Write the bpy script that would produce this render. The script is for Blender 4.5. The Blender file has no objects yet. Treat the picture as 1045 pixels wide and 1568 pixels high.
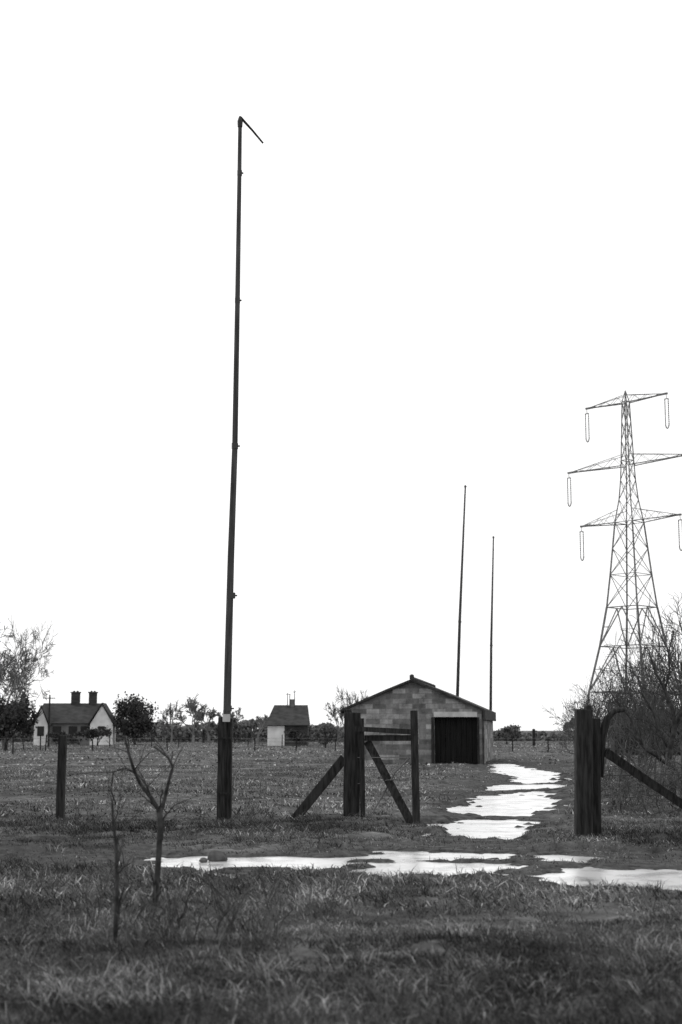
import bpy, math, random
import numpy as np
from mathutils import Vector, Matrix
random.seed(7); rng=np.random.default_rng(7)
scene=bpy.context.scene
# ---------------------------------------------------------------- camera
F=2178.0; CX,CY=522.5,784.0; PITCH=math.radians(8.72); EYE=1.6
cam_d=bpy.data.cameras.new("camera"); cam=bpy.data.objects.new("camera",cam_d)
scene.collection.objects.link(cam); scene.camera=cam
cam.location=(0,0,EYE); cam.rotation_euler=(math.radians(90)+PITCH,0,0)
cam_d.sensor_fit='VERTICAL'; cam_d.sensor_height=36; cam_d.lens=50.0; cam_d.clip_end=6000
cam_d.dof.use_dof=True; cam_d.dof.focus_distance=30; cam_d.dof.aperture_fstop=2.2
cp,sp=math.cos(PITCH),math.sin(PITCH)
def ray(px,py):
    u=(px-CX)/F; v=(CY-py)/F
    return Vector((u, cp-v*sp, sp+v*cp))
def P(px,py,d):              # survey: point on sight line at distance d
    r=ray(px,py); t=d/r.y
    return Vector((r.x*t,d,EYE+r.z*t))
def G(px,py):                # survey: point on the ground
    r=ray(px,py); t=-EYE/r.z
    return Vector((r.x*t,r.y*t,0))
# ---------------------------------------------------------------- materials
def mat(name,lo,hi=None,scale=4.0,rough=0.9,detail=6,stretch=(1,1,1),bump=0.0,spec=0.2):
    m=bpy.data.materials.new(name); m.use_nodes=True; nt=m.node_tree
    b=nt.nodes["Principled BSDF"]; b.inputs["Roughness"].default_value=rough
    b.inputs["Specular IOR Level"].default_value=spec
    if hi is None: hi=lo*1.6
    tc=nt.nodes.new("ShaderNodeTexCoord"); mp=nt.nodes.new("ShaderNodeMapping")
    mp.inputs["Scale"].default_value=stretch
    n=nt.nodes.new("ShaderNodeTexNoise"); n.inputs["Scale"].default_value=scale; n.inputs["Detail"].default_value=detail
    r=nt.nodes.new("ShaderNodeValToRGB")
    r.color_ramp.elements[0].position=0.35; r.color_ramp.elements[1].position=0.68
    r.color_ramp.elements[0].color=(lo,lo,lo,1); r.color_ramp.elements[1].color=(hi,hi,hi,1)
    nt.links.new(tc.outputs["Object"],mp.inputs[0]); nt.links.new(mp.outputs[0],n.inputs["Vector"])
    nt.links.new(n.outputs[0],r.inputs[0]); nt.links.new(r.outputs[0],b.inputs["Base Color"])
    if bump:
        bp=nt.nodes.new("ShaderNodeBump"); bp.inputs["Strength"].default_value=bump; bp.inputs["Distance"].default_value=0.05
        nt.links.new(n.outputs[0],bp.inputs["Height"]); nt.links.new(bp.outputs[0],b.inputs["Normal"])
    return m
M_TIMBER=mat("creosoted_backlit_timber",0.008,0.035,9,stretch=(3,3,0.35),bump=0.4)  # dark creosote, with backlit silhouette blackness put into the colour
M_MAST=mat("mast_timber",0.03,0.08,6,stretch=(3,3,0.3),bump=0.3)
M_METAL=mat("galvanised_steel",0.10,0.18,2,rough=0.6)
M_ROOF=mat("asbestos_roof",0.02,0.05,3)
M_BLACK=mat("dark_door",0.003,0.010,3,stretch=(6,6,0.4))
M_TRIM=mat("pale_concrete",0.35,0.5,3)
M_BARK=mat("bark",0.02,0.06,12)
M_BARKHAZE=mat("bark_hazed",0.12,0.2,1)  # greyer than near bark: distance haze painted into the colour
M_THORN=mat("hawthorn_bark",0.05,0.12,3)
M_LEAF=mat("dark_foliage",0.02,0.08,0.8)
M_LEAFHAZE=mat("hedge_foliage_hazed",0.06,0.2,0.35)  # far foliage, lightened in colour to stand for haze
M_TILE=mat("roof_tiles",0.03,0.06,1.5,stretch=(1,1,3))
M_WHITE=mat("whitewashed_wall",0.5,0.75,1)
M_GREYWALL=mat("rendered_wall",0.12,0.2,1)
M_GLASS=mat("window_glass",0.015,0.03,1,rough=0.2)
M_STONE=mat("stone",0.03,0.10,6,bump=0.6)
M_PLATE=mat("metal_plate",0.35,0.5,5)
M_INS=mat("insulator_glass",0.12,0.2,3,rough=0.4)
# ---------------------------------------------------------------- mesh builder
class MB:
    def __init__(s): s.v=[]; s.f=[]
    def add(s,vs,fs):
        o=len(s.v); s.v.extend([tuple(x) for x in vs]); s.f.extend([tuple(i+o for i in f) for f in fs])
    def box(s,x0,x1,y0,y1,z0,z1):
        s.add([(x0,y0,z0),(x1,y0,z0),(x1,y1,z0),(x0,y1,z0),(x0,y0,z1),(x1,y0,z1),(x1,y1,z1),(x0,y1,z1)],
              [(0,3,2,1),(4,5,6,7),(0,1,5,4),(1,2,6,5),(2,3,7,6),(3,0,4,7)])
    def beam(s,a,b,w,h=None,jit=0.0):
        h=h or w; a=Vector(a); b=Vector(b); d=(b-a).normalized()
        ref=Vector((0,1,0)) if abs(d.y)<0.9 else Vector((0,0,1))
        x=d.cross(ref).normalized(); y=x.cross(d).normalized()
        n=max(1,int((b-a).length/0.35)) if jit else 1
        vs=[];fs=[]
        for i in range(n+1):
            c=a.lerp(b,i/n)
            for sx,sy in((-1,-1),(1,-1),(1,1),(-1,1)):
                vs.append(c+x*(sx*w/2*(1+random.uniform(-jit,jit)))+y*(sy*h/2*(1+random.uniform(-jit,jit))))
        for i in range(n):
            for k in range(4):
                fs.append((i*4+k,i*4+(k+1)%4,(i+1)*4+(k+1)%4,(i+1)*4+k))
        fs+=[(3,2,1,0),(n*4,n*4+1,n*4+2,n*4+3)]
        s.add(vs,fs)
    def tube(s,pts,rs,n=8,cap=True):
        vs=[];fs=[];m=len(pts); pts=[Vector(p) for p in pts]
        for i,p in enumerate(pts):
            d=(pts[min(i+1,m-1)]-pts[max(i-1,0)])
            d=d.normalized() if d.length>1e-9 else Vector((0,0,1))
            ref=Vector((1,0,0)) if abs(d.x)<0.8 else Vector((0,1,0))
            x=d.cross(ref).normalized(); y=d.cross(x)
            for k in range(n):
                a=2*math.pi*k/n; vs.append(p+(x*math.cos(a)+y*math.sin(a))*rs[i])
        for i in range(m-1):
            for k in range(n): fs.append((i*n+k,i*n+(k+1)%n,(i+1)*n+(k+1)%n,(i+1)*n+k))
        if cap: fs+=[tuple(range(n-1,-1,-1)),tuple((m-1)*n+k for k in range(n))]
        s.add(vs,fs)
    def obj(s,name,m,parent=None,smooth=False,bevel=0):
        me=bpy.data.meshes.new(name); me.from_pydata(s.v,[],s.f); me.update()
        if smooth: me.polygons.foreach_set("use_smooth",[True]*len(me.polygons))
        ob=bpy.data.objects.new(name,me); scene.collection.objects.link(ob)
        me.materials.append(m)
        if parent: ob.parent=parent
        if bevel:
            bm=ob.modifiers.new("bevel",'BEVEL'); bm.width=bevel; bm.segments=2
        return ob
def empty(name,loc=(0,0,0),rz=0):
    e=bpy.data.objects.new(name,None); scene.collection.objects.link(e); e.location=loc; e.rotation_euler=(0,0,rz); e.empty_display_size=0.3
    return e
# ---------------------------------------------------------------- noise
_tabs={}
def vnoise(x,y,sc,seed=0):
    if seed not in _tabs: _tabs[seed]=np.random.default_rng(seed+100).random((256,256))
    t=_tabs[seed]; x=np.asarray(x)*sc+1000.3; y=np.asarray(y)*sc+1000.7
    xi=np.floor(x).astype(int); yi=np.floor(y).astype(int); fx=x-xi; fy=y-yi
    fx=fx*fx*(3-2*fx); fy=fy*fy*(3-2*fy)
    a=t[xi%256,yi%256]; b=t[(xi+1)%256,yi%256]; c=t[xi%256,(yi+1)%256]; d=t[(xi+1)%256,(yi+1)%256]
    return (a*(1-fx)+b*fx)*(1-fy)+(c*(1-fx)+d*fx)*fy
def sdpoly(x,y,poly):      # negative inside
    n=len(poly); d=np.full(x.shape,1e9); inside=np.zeros(x.shape,bool)
    for i in range(n):
        x1,y1=poly[i]; x2,y2=poly[(i+1)%n]
        ex,ey=x2-x1,y2-y1; L=ex*ex+ey*ey+1e-12
        t=np.clip(((x-x1)*ex+(y-y1)*ey)/L,0,1)
        d=np.minimum(d,np.hypot(x-x1-t*ex,y-y1-t*ey))
        c=((y1>y)!=(y2>y))&(x<(x2-x1)*(y-y1)/((y2-y1) if abs(y2-y1)>1e-9 else 1e-9)+x1)
        inside^=c
    return np.where(inside,-d,d)
PUD_PX=[
 [(742,1171),(778,1169),(815,1177),(868,1186),(872,1198),(800,1200),(770,1197),(785,1190),(755,1184)],
 [(765,1202),(868,1200),(862,1207),(800,1209),(732,1212),(738,1205)],
 [(785,1211),(860,1210),(858,1217),(770,1217)],
 [(698,1225),(740,1218),(858,1218),(856,1240),(800,1250),(735,1251),(660,1245),(703,1236)],
 [(655,1258),(720,1254),(790,1254),(822,1268),(800,1286),(700,1285),(634,1279),(688,1270)],
 [(235,1315),(290,1310),(345,1313),(430,1314),(520,1316),(548,1323),(480,1333),(420,1327),(350,1329),(330,1343),(298,1341),(240,1329)],
 [(535,1331),(620,1320),(680,1323),(800,1326),(804,1339),(700,1347),(620,1340),(570,1343)],
 [(825,1331),(900,1326),(1045,1334),(1200,1344),(1200,1374),(1045,1361),(900,1353),(836,1347)],
 [(590,1304),(690,1308),(690,1315),(600,1314)],
 [(855,1310),(895,1312),(892,1321),(858,1319)],
 [(700,1308),(760,1309),(740,1315),(700,1315)],
]
PUD=[[(G(*p).x,G(*p).y) for p in poly] for poly in PUD_PX]
TRK_PX=[[(735,1165),(872,1165),(885,1230),(862,1275),(840,1306),(1300,1318),(1300,1388),(860,1358),(540,1349),(200,1341),(-200,1333),(-200,1312),(250,1308),(560,1302),(625,1280),(675,1230)]]
TRK=[[(G(*p).x,G(*p).y) for p in poly] for poly in TRK_PX]
def fields(x,y):
    near=(x>-16)&(x<22)&(y>12)&(y<72)
    w=np.full(x.shape,5.0); tr=np.full(x.shape,5.0)
    xn,yn=x[near],y[near]
    if xn.size:
        d=np.full(xn.shape,99.)
        for p in PUD: d=np.minimum(d,sdpoly(xn,yn,p))
        n=(vnoise(xn,yn,1.1,1)-.5)*0.7+(vnoise(xn,yn,3.0,2)-.5)*0.5+(vnoise(xn,yn,7,3)-.5)*0.45
        w[near]=d+n*.85-.07
        tr[near]=sdpoly(xn,yn,TRK[0])+n*2.2
    return w,tr
def height(x,y,w=None,tr=None):
    if w is None: w,tr=fields(x,y)
    n=0.07*vnoise(x,y,0.9,4)+0.05*vnoise(x,y,2.4,5)+0.03*vnoise(x,y,7,6)
    T=np.clip((0.5-tr)/0.8,0,1)
    z=n*(1-T)+T*(0.004+0.2*n)
    W=np.clip((0.12-w)/0.24,0,1)
    z=z-W*0.05
    return z
# ---------------------------------------------------------------- ground
def lines(segs):
    out=[]
    for a,b,st in segs: out+=list(np.arange(a,b,st))
    return out
gx=lines([(-9,14,0.07)]); s=0.1; v=14.0
while v<3000: gx.append(v); s*=1.18; v+=s
s=0.1; v=-9-.1; L=[]
while v>-3000: L.append(v); s*=1.18; v-=s
gx=np.array(L[::-1]+gx)
gy=lines([(4,13,0.1),(13,28,0.06),(28,72,0.18)]); s=.25; v=72.
while v<4000: gy.append(v); s*=1.12; v+=s
s=.1; v=3.9; L=[]
while v>-200: L.append(v); s*=1.3; v-=s
gy=np.array(L[::-1]+gy)
X,Y=np.meshgrid(gx,gy); xf,yf=X.ravel(),Y.ravel()
w,tr=fields(xf,yf); zf=height(xf,yf,w,tr)
nx,ny=len(gx),len(gy)
idx=np.arange(nx*ny).reshape(ny,nx)
quads=np.stack([idx[:-1,:-1],idx[:-1,1:],idx[1:,1:],idx[1:,:-1]],-1).reshape(-1,4)
def np_mesh(name,co,nv,faces_flat,loop_total,mtl,attrs={}):
    me=bpy.data.meshes.new(name); me.vertices.add(nv); me.vertices.foreach_set("co",co.astype(np.float32).ravel())
    me.loops.add(len(faces_flat)); me.loops.foreach_set("vertex_index",faces_flat.astype(np.int32))
    me.polygons.add(len(loop_total)); st=np.concatenate([[0],np.cumsum(loop_total)[:-1]]).astype(np.int32)
    me.polygons.foreach_set("loop_start",st)
    for k,a in attrs.items():
        at=me.attributes.new(k,'FLOAT','POINT'); at.data.foreach_set("value",a.astype(np.float32))
    me.update(calc_edges=True); me.validate()
    me.materials.append(mtl)
    ob=bpy.data.objects.new(name,me); scene.collection.objects.link(ob); return ob
def ground_mat():
    m=bpy.data.materials.new("rough_pasture"); m.use_nodes=True; nt=m.node_tree; N=nt.nodes; Lk=nt.links
    b=N["Principled BSDF"]; b.inputs["Roughness"].default_value=.95; b.inputs["Specular IOR Level"].default_value=.1
    tc=N.new("ShaderNodeTexCoord")
    def noise(sc,lo,hi,p0=.35,p1=.65,st=(1,1,1)):
        mp=N.new("ShaderNodeMapping"); mp.inputs["Scale"].default_value=st
        n=N.new("ShaderNodeTexNoise"); n.inputs["Scale"].default_value=sc; n.inputs["Detail"].default_value=8; n.inputs["Roughness"].default_value=.7
        r=N.new("ShaderNodeValToRGB"); r.color_ramp.elements[0].position=p0; r.color_ramp.elements[1].position=p1
        r.color_ramp.elements[0].color=(lo,lo,lo,1); r.color_ramp.elements[1].color=(hi,hi,hi,1)
        Lk.new(tc.outputs["Object"],mp.inputs[0]); Lk.new(mp.outputs[0],n.inputs["Vector"]); Lk.new(n.outputs[0],r.inputs[0]); return r,n
    a,_=noise(0.35,.03,.11); c,n2=noise(3.0,.4,1.7); e,_=noise(0.06,.6,1.5)
    mx=N.new("ShaderNodeMixRGB"); mx.blend_type='MULTIPLY'; mx.inputs[0].default_value=1
    mx2=N.new("ShaderNodeMixRGB"); mx2.blend_type='MULTIPLY'; mx2.inputs[0].default_value=1
    Lk.new(a.outputs[0],mx.inputs[1]); Lk.new(c.outputs[0],mx.inputs[2]); Lk.new(mx.outputs[0],mx2.inputs[1]); Lk.new(e.outputs[0],mx2.inputs[2])
    mud,_=noise(5,.012,.10)
    at=N.new("ShaderNodeAttribute"); at.attribute_name="mud"
    mm=N.new("ShaderNodeMixRGB"); Lk.new(at.outputs["Fac"],mm.inputs[0]); Lk.new(mx2.outputs[0],mm.inputs[1]); Lk.new(mud.outputs[0],mm.inputs[2])
    Lk.new(mm.outputs[0],b.inputs["Base Color"])
    bp=N.new("ShaderNodeBump"); bp.inputs["Strength"].default_value=.8; bp.inputs["Distance"].default_value=.08
    Lk.new(n2.outputs[0],bp.inputs["Height"]); Lk.new(bp.outputs[0],b.inputs["Normal"])
    return m
mud=np.clip((0.4-tr)/0.8,0,1)*0.75
mud=np.maximum(mud,np.clip((0.4-w)/0.3,0,1))
g=np_mesh("ground",np.stack([xf,yf,zf],-1),nx*ny,quads.ravel(),np.full(len(quads),4),ground_mat(),{"mud":mud})
g.data.polygons.foreach_set("use_smooth",[True]*len(g.data.polygons))
# water and wet concrete, white sky reflection partly put into the base colour
m=bpy.data.materials.new("wet_concrete_sky_glare"); m.use_nodes=True; nt=m.node_tree; b=nt.nodes["Principled BSDF"]
b.inputs["Metallic"].default_value=.45; b.inputs["Roughness"].default_value=.25
n=nt.nodes.new("ShaderNodeTexNoise"); n.inputs["Scale"].default_value=1.6; n.inputs["Detail"].default_value=8; n.inputs["Roughness"].default_value=.65
bp=nt.nodes.new("ShaderNodeBump"); bp.inputs["Strength"].default_value=.05; bp.inputs["Distance"].default_value=.02
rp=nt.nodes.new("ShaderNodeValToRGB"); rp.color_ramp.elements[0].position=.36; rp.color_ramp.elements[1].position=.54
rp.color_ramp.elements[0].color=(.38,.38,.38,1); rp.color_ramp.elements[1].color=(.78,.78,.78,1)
tc=nt.nodes.new("ShaderNodeTexCoord"); nt.links.new(tc.outputs["Object"],n.inputs["Vector"]); nt.links.new(n.outputs[0],bp.inputs["Height"]); nt.links.new(bp.outputs[0],b.inputs["Normal"])
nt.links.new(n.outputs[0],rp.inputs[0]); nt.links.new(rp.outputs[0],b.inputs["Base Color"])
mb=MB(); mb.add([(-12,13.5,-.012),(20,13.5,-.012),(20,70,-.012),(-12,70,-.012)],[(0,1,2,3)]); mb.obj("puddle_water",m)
# ---------------------------------------------------------------- grass
def grass_mat():
    m=bpy.data.materials.new("grass_blades"); m.use_nodes=True; nt=m.node_tree; b=nt.nodes["Principled BSDF"]
    b.inputs["Roughness"].default_value=.8; b.inputs["Specular IOR Level"].default_value=.15
    at=nt.nodes.new("ShaderNodeAttribute"); at.attribute_name="tone"
    r=nt.nodes.new("ShaderNodeValToRGB"); e=r.color_ramp.elements
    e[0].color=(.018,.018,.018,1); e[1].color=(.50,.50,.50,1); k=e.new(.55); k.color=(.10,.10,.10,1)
    nt.links.new(at.outputs["Fac"],r.inputs[0]); nt.links.new(r.outputs[0],b.inputs["Base Color"]); return m
def blades(x,y,h,wd,tone,lean,seed):
    r=np.random.default_rng(seed); n=len(x); z=height(x,y)-.01
    a=r.random(n)*2*np.pi; la=r.normal(2.6,1.6,n)+3*(vnoise(x,y,.7,77)-.5)
    dx,dy=np.cos(a)*wd/2,np.sin(a)*wd/2
    lx,ly=np.cos(la)*lean*h,np.sin(la)*lean*h
    V=np.empty((n,5,3)); zt=np.maximum(.12,1-.4*lean)
    V[:,0]=np.stack([x-dx,y-dy,z],-1); V[:,1]=np.stack([x+dx,y+dy,z],-1)
    V[:,2]=np.stack([x+dx*.7+lx*.4,y+dy*.7+ly*.4,z+h*.6*(zt*.5+.5)],-1); V[:,3]=np.stack([x-dx*.7+lx*.4,y-dy*.7+ly*.4,z+h*.6*(zt*.5+.5)],-1)
    V[:,4]=np.stack([x+lx,y+ly,z+h*zt],-1)
    return V.reshape(-1,3),np.repeat(tone,5)
VV=[];TT=[]
def zone(y0,y1,n,h0,h1,wd,seed,thr,kx=.34,tadd=0):
    r=np.random.default_rng(seed)
    y=np.sqrt(y0**2+(y1**2-y0**2)*r.random(n)); x=(r.random(n)*2-1)*(y*kx+1.0)
    cl=.5*vnoise(x,y,1.3,11)+.5*vnoise(x,y,4.5,12)
    w,tr=fields(x,y)
    pk=cl+ r.normal(0,.10,n)
    keep=(pk>thr)&(w>.03)&((tr>0.2)|(r.random(n)<.4)|((tr>-.3)&(r.random(n)<.6)))
    x,y,cl,tr=x[keep],y[keep],cl[keep],tr[keep]; m=len(x)
    big=vnoise(x,y,.45,13)
    h=(h0+(h1-h0)*r.random(m)**2)*(.35+1.3*cl)*(.4+1.2*big)
    h=np.where(tr<.5,h*.5,h)
    patch=.35*vnoise(x,y,.8,14)+.3*vnoise(x,y,.25,15)+.35*vnoise(x,y,2.2,16)
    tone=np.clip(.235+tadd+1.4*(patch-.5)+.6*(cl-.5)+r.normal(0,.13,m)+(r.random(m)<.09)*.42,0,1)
    v,t=blades(x,y,h,wd*(.6+.8*r.random(m)),tone,.4+1.5*r.random(m),seed+1); VV.append(v);TT.append(t)
zone(6.3,12,170000,.04,.14,.006,21,.34)
zone(12,25,210000,.03,.13,.010,22,.34)
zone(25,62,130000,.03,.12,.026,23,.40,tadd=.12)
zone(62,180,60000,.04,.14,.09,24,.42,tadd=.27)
def tufts(cs,n,seed,h0,h1,rad,tn,wd=.006):
    r=np.random.default_rng(seed)
    for c in cs:
        x=c[0]+r.normal(0,rad,n); y=c[1]+r.normal(0,rad,n)
        k=fields(x,y)[0]>.1; x,y=x[k],y[k]; m=len(x)
        if m==0: continue
        v,t=blades(x,y,h0+(h1-h0)*r.random(m),np.full(m,wd),np.clip(tn+r.normal(0,.15,m),0,1),.5+1.2*r.random(m),seed+int(abs(c[0])*100)); VV.append(v);TT.append(t)
rr=np.random.default_rng(5)
cs=[]
for i in range(620):
    y=6.8+24*rr.random()**1.1; x=(rr.random()*2-1)*(y*.34); 
    w_,t_=fields(np.array([x]),np.array([y]))
    if w_[0]>.3 and t_[0]>.0: cs.append((x,y))
tufts(cs[:300],50,31,.05,.19,.10,.08); tufts(cs[300:],30,32,.06,.18,.09,.6)
low=[(G(px,py).x,G(px,py).y) for px,py in [(170,1540),(190,1520),(90,1555),(350,1560),(560,1500),(600,1520),(700,1450),(740,1510),(430,1540),(830,1540),(150,1565),(230,1560),(400,1500)]]
tufts(low,130,33,.07,.22,.12,.66)
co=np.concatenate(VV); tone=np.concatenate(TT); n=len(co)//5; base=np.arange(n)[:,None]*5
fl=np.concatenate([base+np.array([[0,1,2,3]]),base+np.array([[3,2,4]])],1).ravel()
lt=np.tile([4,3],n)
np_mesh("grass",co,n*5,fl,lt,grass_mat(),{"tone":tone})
# ---------------------------------------------------------------- branching plants
def rnd_perp(d):
    v=Vector((random.gauss(0,1),random.gauss(0,1),random.gauss(0,1))); v-=d*v.dot(d)
    return v.normalized()
def grow(mb,p,d,L,r,depth,kids=3,spread=.7,up=.1,wig=.15,rmin=.004,shrink=.68,tips=None):
    pts=[p.copy()]; rs=[r]; q=p.copy(); dd=d.normalized(); n=4 if depth>1 else 3
    for i in range(n):
        dd=(dd+rnd_perp(dd)*wig*random.random()*1.6+Vector((0,0,up*.3))).normalized()
        q=q+dd*(L/n); pts.append(q.copy()); rs.append(max(rmin,r*(1-.5*(i+1)/n)))
    mb.tube(pts,rs,6 if r>.04 else 3,cap=False)
    if depth<=0:
        if tips is not None: tips.append(q)
        return
    k=kids+random.randint(0,1)
    for j in range(k):
        t=random.uniform(.35,1.0) if j else 1.0
        ii=min(n,max(1,int(round(t*n)))); b=pts[ii]
        nd=(dd+rnd_perp(dd)*spread*random.uniform(.6,1.3)+Vector((0,0,up))).normalized()
        grow(mb,b,nd,L*shrink*random.uniform(.75,1.2),max(rmin,rs[ii]*.72),depth-1,kids,spread,up,wig,rmin,shrink,tips)
def bare_tree(name,base,H,mtl,depth=5,r=.12,rmin=.01,stems=1,spread=.75,up=.12,lean=(0,0,1),kids=3,wig=.18,L0=.34,wide=None):
    mb=MB(); base=Vector(base)
    for s in range(stems):
        d=Vector(lean)+Vector((random.gauss(0,.25),random.gauss(0,.25),0))*(1 if stems>1 else .15)
        off=Vector((random.gauss(0,.15),random.gauss(0,.15),-.05))*(1 if stems>1 else .2)
        grow(mb,off,d,H*L0,r*random.uniform(.7,1),depth,kids,spread,up,wig,rmin)
    zs=sorted(v[2] for v in mb.v); k=H/max(.1,zs[int(len(zs)*.985)]); kx=k
    if wide:     # keep the crown within its natural half-width
        xs=sorted(abs(v[0]) for v in mb.v); kx=min(k,wide/max(.1,xs[int(len(xs)*.97)]))
    mb.v=[(v[0]*kx,v[1]*kx,v[2]*k) for v in mb.v]
    ob=mb.obj(name,mtl); ob.location=base; return ob
def leafmass(mb,c,rad,n,size,seed,nlob=None):
    r=np.random.default_rng(seed); c=np.array(c); rad=np.array(rad)
    nl=nlob or max(7,int(n/170)); lobes=r.normal(0,1,(nl,3)); lobes/=np.linalg.norm(lobes,axis=1)[:,None]; lobes*=r.random((nl,1))**.35*.80
    for i in range(n):
        l=lobes[r.integers(nl)]; q=l+r.normal(0,.15,3); p=c+q*rad
        if p[2]<0.02: p[2]=abs(p[2])+.02
        a=r.normal(0,1,3); a/=np.linalg.norm(a); bb=np.cross(a,r.normal(0,1,3)); bb/=np.linalg.norm(bb)
        s=size*(.5+r.random()); a=a*s; bb=bb*s*.6
        mb.add([p-a,p-bb,p+a,p+bb],[(0,1,2,3)])
def leafy_tree(name,px,ptop,d,wpx,seed,mtl=M_LEAF,n=2600,size=None,trunk=True,ybot=None,nlob=None):
    base=P(px,1118,d); base.z=0; top=P(px,ptop,d).z; w=wpx*d/F
    e=empty(name,base); zb=(P(px,ybot,d).z if ybot else 0.25*top); zb=max(.2,zb)
    mb=MB(); leafmass(mb,(0,0,(top+zb)/2),(w/2,w/2,(top-zb)/2),n,size or w*.035,seed,nlob); mb.obj("crown",mtl,e)
    mb=MB(); grow(mb,Vector((0,0,-.1)),Vector((0,0,1)),top*.4,w*.035,3,3,.8,.2,.15,.03); mb.obj("trunk",M_BARK,e)
    return e
# ---------------------------------------------------------------- tall radio mast
def radio_mast(px_pts,base,widths,arm=None,collars=(),stub=False):
    e=empty("radio_mast",base); d=base.y
    pts=[];rs=[]
    for (px,py),wp in zip(px_pts,widths):
        p=P(px,py,d)-base; pts.append(p); rs.append(wp*d/F/2)
    pts[0].z=-.3
    mb=MB(); mb.tube(pts,rs,10); mb.obj("pole",M_MAST,e,smooth=True)
    mb=MB()
    for (px,py,wp) in collars:
        p=P(px,py,d)-base; r=wp*d/F/2
        mb.tube([p-Vector((0,0,.05)),p+Vector((0,0,.05))],[r,r],10)
        mb.beam(p,p+Vector((r*1.5,0,0)),.025)
    if collars: mb.obj("collars",M_MAST,e)
    if arm:
        mb=MB(); a=P(*arm[0],d)-base; b2=P(*arm[1],d)-base
        mb.tube([a,a.lerp(b2,.5)+Vector((0,0,.01)),b2],[.026,.021,.018],6); mb.obj("gaff_arm",M_TIMBER,e)
        mb=MB(); t=P(px_pts[-1][0],px_pts[-1][1],d)-base
        mb.tube([t-Vector((0,0,.16)),t-Vector((0,0,.04)),t+Vector((0,0,.05))],[.045,.05,.02],8); mb.obj("pole_cap",M_MAST,e)
    return e
b0=G(347,1262)
e=radio_mast([(346,1262),(348,1095),(350,1000),(354,850),(360,683),(364,460),(367,265),(368,182)],b0,[13,12,11.5,10.5,9,8,6.8,6.3],
   arm=((369,180),(403,219)),collars=[(349,1085,12.8),(355.5,912,10.8),(360,683,10.5),(364,460,8.6),(367.3,265,8.0)])
d0=b0.y
mb=MB(); a=P(339,1240,d0-.1)-b0; a.z=-.2; mb.beam(a,P(341,1098,d0-.1)-b0,.14,.18,jit=.06); mb.obj("tabernacle_post",M_TIMBER,e,bevel=.01)
mb=MB(); a=P(347,1264,d0)-b0; a.z=-.2; mb.beam(a+Vector((.02,-.02,0)),P(349,1100,d0)-b0+Vector((.02,-.02,0)),.13,.16,jit=.05); mb.obj("splice_post",M_TIMBER,e,bevel=.01)
mb=MB(); a=P(347,1099,d0-.19)-b0; mb.box(a.x-.065,a.x+.065,a.y-.01,a.y,a.z-.07,a.z+.06); mb.obj("fixing_plate",M_PLATE,e)
mb=MB()
for py in (1130,1215):
    a=P(334,py,d0-.22)-b0; b2=P(354,py,d0-.22)-b0; mb.beam(a,b2,.022)
mb.obj("bolts",M_TIMBER,e)
def far_mast(px0,pxt,pyt,d,w):
    base=P(px0,1118,d); base.z=0
    py0=1118+1.6*F/d
    radio_mast([(px0,py0),((px0*.5+pxt*.5)-1.0,(py0+pyt)/2),(pxt,pyt)],base,[w*1.25,w,w*.55],collars=[(pxt-.2,pyt+2,w*.75),((px0*.5+pxt*.5)-1.0,(py0+pyt)/2,w*1.1)])
far_mast(697.5,713,743,80,4.4)
far_mast(751,756,821,92,3.8)
# ---------------------------------------------------------------- hut
def wall_mat():
    m=bpy.data.materials.new("concrete_block_wall"); m.use_nodes=True; nt=m.node_tree; N=nt.nodes; Lk=nt.links; b=N["Principled BSDF"]; b.inputs["Roughness"].default_value=.9
    tc=N.new("ShaderNodeTexCoord"); sx=N.new("ShaderNodeSeparateXYZ"); cb=N.new("ShaderNodeCombineXYZ"); ad=N.new("ShaderNodeMath")
    Lk.new(tc.outputs["Object"],sx.inputs[0]); Lk.new(sx.outputs["X"],ad.inputs[0]); Lk.new(sx.outputs["Y"],ad.inputs[1]); Lk.new(ad.outputs[0],cb.inputs[0]); Lk.new(sx.outputs["Z"],cb.inputs[1])
    def brick(c1,c2,mo):
        br=N.new("ShaderNodeTexBrick"); br.inputs["Scale"].default_value=1; br.inputs["Brick Width"].default_value=.62; br.inputs["Row Height"].default_value=.235
        br.inputs["Mortar Size"].default_value=.012; br.inputs["Mortar Smooth"].default_value=.3; br.inputs["Color1"].default_value=(c1,c1,c1,1); br.inputs["Color2"].default_value=(c2,c2,c2,1); br.inputs["Mortar"].default_value=(mo,mo,mo,1)
        Lk.new(cb.outputs[0],br.inputs["Vector"]); return br
    br=brick(.0,1.0,.25)
    rr_=N.new("ShaderNodeValToRGB"); e=rr_.color_ramp.elements; e[0].position=.0; e[0].color=(.09,.09,.09,1); e[1].position=1; e[1].color=(.30,.30,.30,1); k=e.new(.5); k.color=(.17,.17,.17,1)
    Lk.new(br.outputs[0],rr_.inputs[0])
    n=N.new("ShaderNodeTexNoise"); n.inputs["Scale"].default_value=1.5; n.inputs["Detail"].default_value=10; n.inputs["Roughness"].default_value=.75; Lk.new(tc.outputs["Object"],n.inputs["Vector"])
    r=N.new("ShaderNodeValToRGB"); r.color_ramp.elements[0].position=.36; r.color_ramp.elements[1].position=.64; r.color_ramp.elements[0].color=(.42,.42,.42,1); r.color_ramp.elements[1].color=(1.45,1.45,1.45,1); Lk.new(n.outputs[0],r.inputs[0])
    mx=N.new("ShaderNodeMixRGB"); mx.blend_type='MULTIPLY'; mx.inputs[0].default_value=1; Lk.new(rr_.outputs[0],mx.inputs[1]); Lk.new(r.outputs[0],mx.inputs[2])
    Lk.new(mx.outputs[0],b.inputs["Base Color"]); return m
M_WALL=wall_mat()
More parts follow.
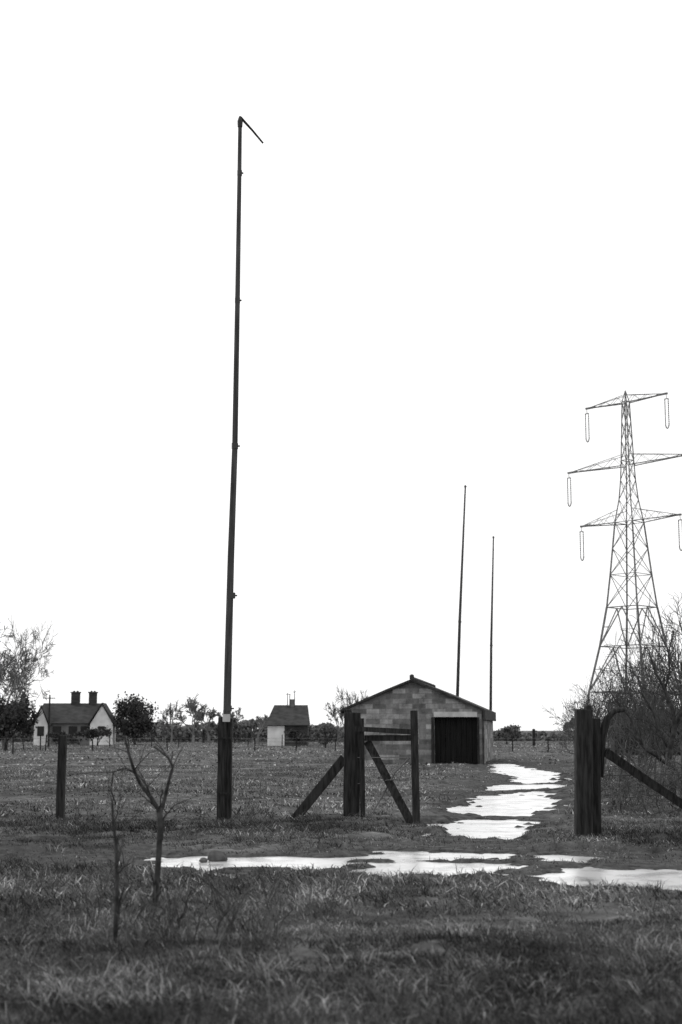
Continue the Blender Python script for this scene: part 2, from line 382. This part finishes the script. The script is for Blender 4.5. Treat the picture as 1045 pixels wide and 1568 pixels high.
hd=67.0; hc=P(632,1118,hd); hc.z=0
hut=empty("block_hut",hc,-math.radians(8.5))
W=3.22; EV=2.5; RG=3.85; DP=12.0
def roofz(x): 
    a=abs(x); return RG-a*.40 if a<1.25 else RG-.5-(a-1.25)*(RG-.5-EV)/(W-1.25)
mb=MB()
dx0,dx1,dh=1.02,3.0,2.24
mb.add([(-W,0,-.1),(dx0,0,-.1),(dx0,0,dh),(-W,0,dh)],[(0,1,2,3)])
mb.add([(dx1,0,-.1),(W,0,-.1),(W,0,dh),(dx1,0,dh)],[(0,1,2,3)])
xs=[-W,-1.25,0,1.25,W]
mb.add([(-W,0,dh),(dx0,0,dh),(dx1,0,dh),(W,0,dh)]+[(x,0,roofz(x)) for x in reversed(xs)],[tuple(range(9))])
mb.add([(-W,DP,-.1),(W,DP,-.1)]+[(x,DP,roofz(x)) for x in reversed(xs)],[tuple(range(6,-1,-1))])
for x in(-W,W): mb.add([(x,0,-.1),(x,DP,-.1),(x,DP,EV),(x,0,EV)],[(0,1,2,3)])
for x in(dx0,dx1): mb.add([(x,0,-.1),(x,.3,-.1),(x,.3,dh),(x,0,dh)],[(0,1,2,3)])
mb.add([(dx0,0,dh),(dx1,0,dh),(dx1,.3,dh),(dx0,.3,dh)],[(0,1,2,3)])
mb.obj("walls",M_WALL,hut)
mb=MB(); xs2=[-W-.16,-1.25,0,1.25,W+.16]
def rz2(x): return roofz(x)
top=[(x,rz2(x)+.12) for x in xs2]; bot=[(x,rz2(x)+.01) for x in xs2]
vs=[(x,-.22,z) for x,z in top]+[(x,-.22,z) for x,z in bot]+[(x,DP+.2,z) for x,z in top]+[(x,DP+.2,z) for x,z in bot]
fs=[]
for i in range(4):
    fs+=[(i,i+1,6+i,5+i),(10+i,15+i,16+i,11+i),(i,10+i,11+i,i+1),(5+i,6+i,16+i,15+i)]
fs+=[(0,5,15,10),(4,14,19,9)]
mb.add(vs,fs); mb.obj("roof",M_ROOF,hut)
mb=MB(); mb.tube([(0,-.25,RG+.14),(0,DP+.2,RG+.14)],[.10,.10],8); mb.tube([(0,-.12,RG+.1),(0,-.12,RG+.27),(0,-.12,RG+.33)],[.10,.11,.05],8); mb.obj("ridge_cap",M_ROOF,hut,smooth=False)
mb=MB(); mb.box(dx0-.02,dx1+.02,-.10,-.003,dh-.04,dh+.20); mb.obj("door_lintel",M_TRIM,hut,bevel=.01)
mb=MB()
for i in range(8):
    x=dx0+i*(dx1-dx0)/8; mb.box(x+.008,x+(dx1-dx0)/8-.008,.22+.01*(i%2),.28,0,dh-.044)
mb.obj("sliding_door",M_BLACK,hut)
mb=MB(); mb.tube([(W+.06,-.08,0),(W+.06,-.08,EV)],[.05,.05],8); mb.box(W+.08,W+.17,-.2,DP,EV-.42,EV-.02); mb.box(-W-.16,-W-.08,-.2,DP,EV-.12,EV-.02); mb.obj("gutter",M_ROOF,hut)
mb=MB(); mb.box(dx0-.14,dx0-.004,-.05,-.003,0,dh-.05); mb.box(dx1+.004,dx1+.10,-.05,-.003,0,dh-.05); mb.obj("door_frame",M_TIMBER,hut)
# ---------------------------------------------------------------- pylon
def pylon():
    D=160.; c=P(974,1118,D); c.z=0
    zpx=lambda py:P(965,py,D).z
    e=empty("electricity_pylon",c,math.radians(-45))
    mb=MB(); thick=MB()
    lev=[(0,5.9),(zpx(1060),5.1),(zpx(990),3.75),(zpx(930),2.85),(zpx(880),2.35),(zpx(840),2.0),(zpx(800),1.65),(zpx(765),1.1),(zpx(735),.85),(zpx(705),.72),(zpx(675),.62),(zpx(645),.52),(zpx(615),.42)]
    lev=[(z,h*math.sqrt(.5)) for z,h in lev]; ztop=zpx(598)
    def corners(z,h): return [Vector((sx*h,sy*h,z)) for sx,sy in((-1,-1),(1,-1),(1,1),(-1,1))]
    cs=[corners(z,h) for z,h in lev]
    for i in range(len(cs)-1):
        a,b=cs[i],cs[i+1]; big=i<6
        t=.18 if i<3 else (.14 if i<6 else .10)
        for k in range(4):
            k2=(k+1)%4
            thick.beam(a[k],b[k],t)
            if i<3:
                m_=(b[k]+b[k2])/2; mb.beam(a[k],m_,.10); mb.beam(a[k2],m_,.10)
                q=a[k].lerp(m_,.5); mb.beam(q,a[k].lerp(b[k],.5),.05); q=a[k2].lerp(m_,.5); mb.beam(q,a[k2].lerp(b[k2],.5),.05)
                mb.beam(b[k],b[k2],.10)
            else:
                mb.beam(a[k],b[k2],.06 if big else .045); mb.beam(a[k2],b[k],.06 if big else .045)
                if i in(3,5,8,11): mb.beam(b[k],b[k2],.07)
    for k in range(4): thick.beam(cs[-1][k],Vector((0,0,ztop)),.08)
    ins=MB()
    arms=[(zpx(617),5.4,.42,.9),(zpx(713),8.2,.75,1.3),(zpx(800),6.6,1.6,1.5)]
    for z,Lh,h,dz in arms:
        h=h*math.sqrt(.5)
        for s in(-1,1):
            tip=Vector((s*Lh,0,z+.2))
            for sy in(-1,1):
                r0=Vector((s*h,sy*h,z)); r1=Vector((s*h*.8,sy*h*.8,z+dz))
                mb.beam(r0,tip,.10); mb.beam(r1,tip,.055)
                N=3
                for j in range(N):
                    mb.beam(r0.lerp(tip,j/N),r1.lerp(tip,(j+.5)/N),.035); mb.beam(r1.lerp(tip,(j+.5)/N),r0.lerp(tip,(j+1)/N),.035)
            for j in range(1,4):
                mb.beam(Vector((s*h,-h,z)).lerp(tip,j/4),Vector((s*h,h,z)).lerp(tip,j/4),.035)
            thick.beam(tip+Vector((-s*1.2,0,0)),tip+Vector((s*.15,0,0)),.2)
            top=tip+Vector((0,0,-.6)); ins.beam(tip,top,.05)
            ins.beam(top+Vector((-.25,0,0)),top+Vector((.25,0,0)),.09)
            for o in(-.22,.22):
                n=26; pts=[];rs=[]
                for j in range(n+1):
                    pts.append(top+Vector((o,0,-3.0*j/n))); rs.append(.075 if j%2 else .035)
                ins.tube(pts,rs,6)
            bt=top+Vector((0,0,-3.0)); ins.tube([bt+Vector((-.24,0,.02)),bt+Vector((-.12,0,-.32)),bt+Vector((0,0,-.42)),bt+Vector((.12,0,-.32)),bt+Vector((.24,0,.02))],[.07]*5,5)
    mb.obj("lattice_bracing",M_METAL,e); thick.obj("legs",M_METAL,e); ins.obj("insulator_strings",M_INS,e)
pylon()
# ---------------------------------------------------------------- gates
gb=G(540,1259); d=gb.y; e=empty("field_gate",gb)
def rel(px,py,dd=d): return P(px,py,dd)-gb
mb=MB(); a=rel(538,1259); a.z=-.3; mb.beam(a,rel(540,1091),.29,.27,jit=.035); mb.obj("hanging_post",M_TIMBER,e,bevel=.02)
mb=MB(); p=rel(533,1087); mb.beam(rel(534,1096),rel(533,1086),.13,.22); mb.obj("post_top",M_TIMBER,e,bevel=.02)
mb=MB(); mb.beam(rel(556,1258,d-.25),rel(554,1100,d-.25),.085,.08,jit=.05); mb.obj("hanging_stile",M_TIMBER,e)
mb=MB(); a=rel(638,1270,d-.9); a.z=.02; mb.beam(a,rel(634,1088,d-.9),.125,.11,jit=.05); mb.obj("closing_stile",M_TIMBER,e,bevel=.008)
mb=MB(); mb.beam(rel(560,1130,d-.25),rel(631,1130,d-.82),.10,.07,jit=.05); mb.obj("top_rail",M_TIMBER,e)
mb=MB(); mb.beam(rel(545,1116,d-.3),rel(637,1121,d-.95),.085,.06,jit=.05); mb.obj("upper_rail",M_TIMBER,e)
mb=MB(); mb.beam(rel(563,1136,d-.2),rel(631,1262,d-.8),.14,.06,jit=.05); mb.obj("diagonal_brace",M_TIMBER,e)
mb=MB(); mb.tube([rel(572,1243,d-.3),rel(590,1212,d-.4),rel(606,1182,d-.6),rel(628,1160,d-.7)],[.018]*4,5); mb.tube([rel(548,1200,d-.2),rel(632,1190,d-.8)],[.006]*2,4); mb.tube([rel(548,1160,d-.2),rel(632,1160,d-.8)],[.006]*2,4); mb.obj("gate_wire",M_METAL,e)
mb=MB(); a=rel(440,1262,d-.2); a.z=-.1; mb.beam(a,rel(527,1161,d+.05),.17,.14,jit=.06); mb.obj("strut",M_TIMBER,e,bevel=.01)
gb=G(895,1290); d=gb.y; e=empty("field_gate",gb)
mb=MB(); a=rel(893,1290,d); a.z=-.3; mb.beam(a,rel(894,1086,d),.24,.24,jit=.04); mb.beam(rel(901,1090,d-.02),rel(900,1080,d-.02),.09,.18); mb.obj("hanging_post",M_TIMBER,e,bevel=.02)
mb=MB(); a=rel(914,1284,d+.2); a.z=0; mb.beam(a,rel(911,1100,d+.2),.13,.14,jit=.06); mb.obj("hanging_stile",M_TIMBER,e,bevel=.01)
mb=MB(); mb.tube([rel(918,1190,d+.25),rel(921,1130,d+.25),rel(930,1100,d+.25),rel(942,1088,d+.3),rel(957,1087,d+.3)],[.06,.07,.055,.045,.035],7); mb.obj("curved_brace",M_TIMBER,e,smooth=True)
mb=MB(); mb.beam(rel(928,1152,d+.25),rel(1075,1252,d+1.2),.12,.08,jit=.05); mb.obj("diagonal_brace",M_TIMBER,e)
mb=MB(); mb.beam(rel(918,1146,d+.25),rel(1075,1152,d+1.2),.02,.02); mb.tube([rel(915,1188,d+.2),rel(1075,1185,d+1.2)],[.006]*2,4); mb.obj("gate_wire",M_MAST,e)
mb=MB(); a=rel(1078,1275,d+1.2); a.z=0; mb.beam(a,rel(1076,1100,d+1.2),.12,.10,jit=.05); mb.obj("closing_stile",M_TIMBER,e)
# ---------------------------------------------------------------- fence posts
def fence_post(px,pb,pt,wpx,lean=0):
    b=G(px,pb); h=P(px,pt,b.y).z; w=wpx*b.y/F
    mb=MB(); mb.beam((0,0,-.3),(lean,0,h),w,w*.9,jit=.07); o=mb.obj("fence_post",M_TIMBER,bevel=.008); o.location=b
fence_post(91,1264,1126,11.5,.02)
fence_post(818,1143,1116,4); fence_post(312,1139,1117,3.5); 
fence=empty("wire_fence",(0,105,0)); mb=MB(); wr=MB()
prev=None
for i in range(-16,17):
    x=i*3.1+random.uniform(-.5,.5); yy=random.uniform(-.5,.5); h=1.15+random.uniform(-.25,.15)
    mb.beam((x,yy,-.2),(x+random.uniform(-.08,.08),yy,h),.08,.08)
    if prev:
        for k in(.4,.75,1.0): wr.tube([(prev[0],prev[1],k),(x,yy,k)],[.008,.008],3,cap=False)
    prev=(x,yy)
mb.obj("posts",M_TIMBER,fence); wr.obj("wires",M_METAL,fence)
def fence_near(name,pts):
    e=empty(name); mb=MB(); wr=MB()
    prev=None
    for px,pb,pt in pts:
        b=G(px,pb); h=P(px,pt,b.y).z; mb.beam(b-Vector((0,0,.2)),b+Vector((random.uniform(-.05,.05),0,h)),.08,.08,jit=.05)
        if prev:
            for k in(.35,.65,.95): wr.tube([(prev.x,prev.y,k),(b.x,b.y,k)],[.004,.004],3,cap=False)
        prev=b
    mb.obj("posts",M_TIMBER,e); wr.obj("wires",M_METAL,e)
fence_near("wire_fence",[(20,1158,1128),(62,1150,1124),(168,1146,1122),(232,1145,1122),(274,1145,1126),(380,1145,1122),(432,1147,1125),(498,1148,1128)])
def shed():
    d=88.; b=P(1000,1118,d); b.z=0; e=empty("timber_shed",b,math.radians(-6)); w=2.3; ev=2.2; rg=2.95
    mb=MB(); mb.box(-w,w,0,3.5,-.1,ev); mb.obj("walls",M_TIMBER,e)
    mb=MB(); mb.add([(-w-.2,-.3,ev-.1),(w+.2,-.3,ev-.1),(w+.2,1.75,rg),(-w-.2,1.75,rg),(-w-.2,3.8,ev-.1),(w+.2,3.8,ev-.1)],[(0,1,2,3),(5,4,3,2),(0,3,4),(1,5,2)]); mb.obj("roof",M_ROOF,e)
    mb=MB(); mb.box(-.5,.5,-.04,-.003,0,1.9); mb.obj("door",M_BLACK,e)
shed()
# ---------------------------------------------------------------- houses
def house1():
    d=150.; k=d/F; b=P(115,1118,d); b.z=0; e=empty("tiled_house",b,math.radians(4))
    X=lambda px:(px-115)*k
    Z=lambda py:P(115,py,d).z
    ev,rg=Z(1106),Z(1076)
    x0,x1=X(62),X(158); dp=6.5
    mb=MB(); mb.box(x0+.2,x1-.1,0,dp,0,ev); mb.obj("walls",M_GREYWALL,e)
    mb=MB(); mb.add([(x0-.2,-.4,ev-.1),(x1+.2,-.4,ev-.1),(x1-.6,dp/2,rg),(x0-.1,dp/2,rg),(x0-.2,dp+.4,ev-.1),(x1+.2,dp+.4,ev-.1)],[(0,1,2,3),(5,4,3,2),(0,3,4),(1,5,2)]); mb.obj("roof",M_TILE,e)
    for nm,pc,hw,ap in(("gable_wing",157,17,1078),("gable_wing_small",67,10,1082)):
        xc=X(pc); w=hw*k; az=Z(ap); y0=-1.6
        mb=MB(); mb.add([(xc-w,y0,0),(xc+w,y0,0),(xc+w,y0,ev-.2),(xc,y0,az-.15),(xc-w,y0,ev-.2),(xc-w,2,0),(xc+w,2,0),(xc+w,2,ev-.2),(xc,2,az-.15),(xc-w,2,ev-.2)],[(0,1,2,3,4),(5,9,8,7,6),(1,6,7,2),(0,4,9,5)]); mb.obj(nm,M_WHITE,e)
        mb=MB(); o=.12
        for s in(-1,1):
            mb.add([(xc,y0-.25,az),(xc+s*(w+.25),y0-.25,ev-.35),(xc+s*(w+.25),3,ev-.35),(xc,3,az),(xc,y0-.25,az+o),(xc+s*(w+.25),y0-.25,ev-.35+o),(xc+s*(w+.25),3,ev-.35+o),(xc,3,az+o)],[(0,1,2,3),(4,7,6,5),(0,4,5,1),(1,5,6,2)])
        mb.obj(nm+"_roof",M_TILE,e)
        mb=MB(); mb.box(xc-.35,xc+.35,y0-.03,y0-.002,1.0,2.0); mb.obj(nm+"_window",M_GLASS,e)
    for i,(pa,pb_,pt) in enumerate(((103,116,1060),(130,142,1060))):
        mb=MB(); mb.box(X(pa),X(pb_),dp/2-.35,dp/2+.35,rg-1.2,Z(pt)); mb.box(X(pa)-.08,X(pb_)+.08,dp/2-.43,dp/2+.43,Z(pt),Z(pt)+.12)
        for q in(.3,.7): xx=X(pa)+(X(pb_)-X(pa))*q; mb.tube([(xx,dp/2,Z(pt)+.12),(xx,dp/2,Z(pt)+.24)],[.13,.11],6)
        mb.obj("chimney_%d"%(i+1),M_TILE,e)
    mb=MB()
    for pc in(88,112,130): mb.box(X(pc)-.45,X(pc)+.45,-.03,-.002,1.0,2.0)
    mb.obj("windows",M_GLASS,e)
house1()
def house2():
    d=140.; k=d/F; b=P(440,1118,d); b.z=0; e=empty("cottage",b,math.radians(0))
    X=lambda px:(px-440)*k
    Z=lambda py:P(440,py,d).z
    ev,rg=Z(1109),Z(1079); x0,x1=X(410),X(471)
    mb=MB(); mb.add([(x0,0,0),(x1,0,0),(x1,0,ev),(x0,0,ev),(x0,5,0),(x1,5,0),(x1,5,ev),(x0,5,ev)],[(0,1,2,3),(5,4,7,6)]); 
    mb.add([(x0,0,0),(x0,5,0),(x0,5,ev),(x0,0,ev)],[(0,3,2,1)]); mb.add([(x1,0,0),(x1,5,0),(x1,5,ev),(x1+0,0,ev)],[(0,1,2,3)]); mb.obj("walls",M_TILE,e)
    mb=MB(); mb.box(x0+.02,X(436),-.06,-.004,.1,ev-.15); mb.obj("whitewashed_front",M_WHITE,e)
    mb=MB(); mb.add([(x0-.2,-.4,ev-.1),(x1+.15,-.4,ev-.1),(x1-.05,2.5,rg),(x0+.55,2.5,rg),(x0-.2,5.4,ev-.1),(x1+.15,5.4,ev-.1)],[(0,1,2,3),(5,4,3,2),(0,3,4),(1,5,2)]); mb.obj("roof",M_TILE,e)
    mb=MB(); mb.box(X(443),X(449.5),2.3,2.7,rg-.4,Z(1070)); mb.obj("chimney",M_GREYWALL,e)
    mb=MB()
    for q,pt in((439,1060),(442.5,1062),(450,1056)): mb.tube([(X(q),2.2,rg-.3),(X(q),2.2,Z(pt))],[.045,.035],5)
    mb.beam((X(437),2.2,Z(1062)),(X(444),2.2,Z(1063)),.05); mb.beam((X(447),2.2,Z(1059)),(X(453),2.2,Z(1058)),.04); mb.obj("aerials",M_TILE,e)
    mb=MB(); mb.box(X(450),X(456),-.03,-.002,.9,1.7); mb.obj("windows",M_GLASS,e)
house2()
def tele(px,pt,d):
    b=P(px,1118,d); b.z=0; h=P(px,pt,d).z
    mb=MB(); mb.tube([(0,0,0),(0,0,h)],[.10,.07],6); mb.beam((-.5,0,h-.3),(.5,0,h-.3),.07); o=mb.obj("telegraph_pole",M_TIMBER); o.location=b
tele(75,1064,130); tele(261,1076,190)
# ---------------------------------------------------------------- trees & hedges
leafy_tree("round_tree",207,1062,150,72,41,n=6500,size=.13,ybot=1136,nlob=60)
leafy_tree("holly_bush",10,1062,110,90,42,n=5200,size=.11,ybot=1142,nlob=40)
leafy_tree("holly_bush",38,1048,115,36,43,n=1500,size=.11,ybot=1140)
leafy_tree("garden_shrub",150,1110,135,50,44,n=1600,size=.10,ybot=1140)
leafy_tree("garden_shrub",100,1114,135,66,45,n=1800,size=.10,ybot=1140)
leafy_tree("garden_shrub",455,1110,130,50,46,n=1800,size=.10,ybot=1142)
leafy_tree("garden_shrub",499,1108,125,46,47,n=1600,size=.10,ybot=1142,mtl=M_LEAFHAZE)
leafy_tree("hedge_bush",776,1105,150,44,48,n=1400,size=.13,ybot=1135,mtl=M_LEAFHAZE)
leafy_tree("hedge_bush",360,1100,170,60,49,n=1500,size=.15,ybot=1134,mtl=M_LEAFHAZE)
leafy_tree("dark_thicket",1010,1098,70,110,50,n=3800,size=.08,ybot=1150,nlob=50)
def hedge(name,px0,px1,d,top_fn,n,size,seed,mtl):
    r=np.random.default_rng(seed); mb=MB()
    for i in range(n):
        px=px0+(px1-px0)*r.random(); dd=d+r.normal(0,3)
        top=top_fn(px)+float(vnoise(px,0,.05,60)-.5)*14+float(vnoise(px,3,.2,61)-.5)*8
        zt=max(.5,P(px,top,dd).z); z=zt*(1-r.random()**1.6)
        p=np.array([(px-CX)/F*dd,dd,max(.02,z)])
        a=r.normal(0,1,3); a/=np.linalg.norm(a); bb=np.cross(a,r.normal(0,1,3)); bb/=np.linalg.norm(bb)
        s=size*(.5+r.random()); a*=s; bb*=s*.6
        mb.add([p-a,p-bb,p+a,p+bb],[(0,1,2,3)])
    return mb.obj(name,mtl)
hedge("distant_hedgerow",-250,540,190,lambda px:1109,15000,.28,71,M_LEAFHAZE)
hedge("distant_hedgerow",480,1300,210,lambda px:1122 if px<860 else 1108,13000,.28,72,M_LEAFHAZE)
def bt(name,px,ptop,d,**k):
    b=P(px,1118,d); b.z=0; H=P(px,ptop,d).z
    return bare_tree(name,b,H,k.pop("m",M_BARKHAZE),**k)
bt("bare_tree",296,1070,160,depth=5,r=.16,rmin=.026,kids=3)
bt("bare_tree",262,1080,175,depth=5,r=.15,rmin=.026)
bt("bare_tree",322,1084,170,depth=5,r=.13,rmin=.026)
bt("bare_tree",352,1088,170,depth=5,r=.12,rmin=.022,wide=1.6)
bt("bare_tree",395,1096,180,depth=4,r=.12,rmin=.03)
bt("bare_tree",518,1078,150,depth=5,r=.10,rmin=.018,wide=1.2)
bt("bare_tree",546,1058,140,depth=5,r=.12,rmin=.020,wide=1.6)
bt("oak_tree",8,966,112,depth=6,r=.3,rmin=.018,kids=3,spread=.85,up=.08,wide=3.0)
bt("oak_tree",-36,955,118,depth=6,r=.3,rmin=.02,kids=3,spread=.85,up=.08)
for i,(px,pt,d,st,r,wd) in enumerate([(888,1066,56,5,.04,.9),(915,1040,50,6,.045,1.2),(950,1020,46,6,.045,1.4),(985,1005,43,6,.045,1.4),(1020,985,40,6,.045,1.4),(1048,960,36,5,.05,1.3),(1085,925,34,5,.055,1.4)]):
    bt("hawthorn",px,pt,d,depth=4,r=r,rmin=.0058,stems=st,spread=.85,up=.10,kids=3,wig=.32,m=M_THORN,wide=wd)
b=G(985,1200)
bare_tree("hawthorn",b,2.4,M_THORN,depth=4,r=.03,rmin=.005,stems=5,spread=.9,up=.05,kids=3,wig=.35,wide=1.3)
for px,py,H in((960,1245,.9),(1010,1255,1.1),(1040,1240,1.2),(930,1225,.7)):
    bare_tree("bramble",G(px,py),H,M_THORN,depth=3,r=.012,rmin=.0035,stems=8,spread=1.0,up=.0,kids=3,wig=.5,wide=.9)
# ---------------------------------------------------------------- saplings
def sapling(name,base,paths,twig=(.12,.3),prob=.6,tw_depth=1,rmin=.0025,kids=1):
    d=base.y; mb=MB()
    for pts,w0,w1 in paths:
        q=[P(px,py,d+random.uniform(-.15,.15)*min(1,i)) for i,(px,py) in enumerate(pts)]
        n=len(q); rs=[(w0+(w1-w0)*i/(n-1))*d/F/2 for i in range(n)]
        mb.tube(q,rs,7)
        for i in range(1,n):
            for _ in range(2):
                if random.random()<prob:
                    dr=(q[i]-q[i-1]).normalized()+rnd_perp(Vector((0,1,0)))*.8+Vector((0,0,.3))
                    grow(mb,q[i],dr,random.uniform(*twig),rs[i]*.4,tw_depth,kids,.7,.1,.3,rmin)
    mb.obj(name,M_BARK,smooth=True)
b=G(235,1398)
sapling("sapling",b,[([(234,1405),(240,1360),(244,1300),(246,1260),(245,1238)],10,8),
  ([(246,1262),(243,1240),(232,1222),(215,1200),(206,1180),(198,1155),(191,1128)],8,3.5),
  ([(246,1245),(252,1225),(258,1200),(265,1174),(258,1160),(236,1143)],6.5,3),
  ([(232,1222),(226,1205),(214,1188),(194,1176),(174,1182),(170,1210),(178,1232)],3.5,2.2)])
b=G(178,1452)
sapling("sapling",b,[([(176,1460),(178,1400),(180,1340),(178,1290),(174,1262),(172,1225)],8,3.5),
  ([(178,1420),(184,1380),(192,1352)],4,2),([(179,1330),(186,1300),(190,1275)],3,1.5)])
b=G(1028,1230)
sapling("crooked_tree",b,[([(1030,1236),(1030,1200),(1024,1170),(1026,1145),(1034,1115),(1030,1085),(1018,1055),(1004,1030),(994,1000)],13,2.5),
  ([(1024,1172),(1008,1160),(990,1148),(975,1128),(966,1100),(950,1082),(936,1062)],7,2),
  ([(1034,1115),(1044,1090),(1050,1060),(1044,1020),(1050,985),(1040,950)],7,2),
  ([(1018,1055),(1026,1030),(1024,1000),(1032,968)],4,1.5),
  ([(1026,1150),(1010,1120),(1000,1090),(985,1065),(975,1035)],5,1.5)],twig=(.3,.6),prob=1.0,tw_depth=2,rmin=.0045,kids=2)
for px,py,H,st in((300,1418,.36,6),(345,1425,.42,9),(400,1440,.46,8),(430,1425,.40,4),(260,1440,.36,6),(200,1435,.5,6),(330,1460,.3,9),(385,1470,.3,8),(120,1262,.5,6),(365,1225,.9,6),(500,1175,.9,5),(395,1262,.35,5),(620,1190,.8,4),(160,1380,.4,4)):
    bare_tree("dead_weed",G(px,py),H,M_THORN,depth=2,r=.005,rmin=.002,stems=st,spread=.6,up=.2,kids=2,wig=.25)
def stone(px,py,s):
    import bmesh
    bm=bmesh.new(); bmesh.ops.create_icosphere(bm,subdivisions=3,radius=1)
    for v in bm.verts:
        f=1+.25*(float(vnoise(v.co.x*1.7+s[0]*9,v.co.y*1.7+v.co.z,1,80))-.5)*2
        v.co=Vector((v.co.x*s[0]*f,v.co.y*s[1]*f,v.co.z*s[2]*f))
    me=bpy.data.meshes.new("stone"); bm.to_mesh(me); bm.free(); me.materials.append(M_STONE)
    o=bpy.data.objects.new("stone",me); scene.collection.objects.link(o); o.location=G(px,py)+Vector((0,0,s[2]*.4))
stone(333,1317,(.12,.1,.075)); stone(312,1319,(.05,.06,.03))
# ---------------------------------------------------------------- light
w=bpy.data.worlds.new("World"); scene.world=w; w.use_nodes=True; nt=w.node_tree; bg=nt.nodes["Background"]
SE,SR=math.radians(38),math.radians(-60)
sky=nt.nodes.new("ShaderNodeTexSky"); sky.sky_type='NISHITA'; sky.sun_disc=False; sky.sun_elevation=SE; sky.sun_rotation=SR; sky.dust_density=6
bw=nt.nodes.new("ShaderNodeRGBToBW"); mx=nt.nodes.new("ShaderNodeMixRGB"); mx.inputs[0].default_value=.85; mx.inputs[2].default_value=(11,11,11,1)
nt.links.new(sky.outputs[0],bw.inputs[0]); nt.links.new(bw.outputs[0],mx.inputs[1]); nt.links.new(mx.outputs[0],bg.inputs[0]); bg.inputs[1].default_value=.12
sl=bpy.data.lights.new("sun",'SUN'); sl.energy=.8; sl.angle=math.radians(15); so=bpy.data.objects.new("sun",sl); scene.collection.objects.link(so)
dirv=Vector((math.sin(SR)*math.cos(SE),math.cos(SR)*math.cos(SE),math.sin(SE)))
so.rotation_euler=dirv.to_track_quat('Z','Y').to_euler()
scene.view_settings.view_transform='Standard'; scene.view_settings.look='None'; scene.view_settings.exposure=0
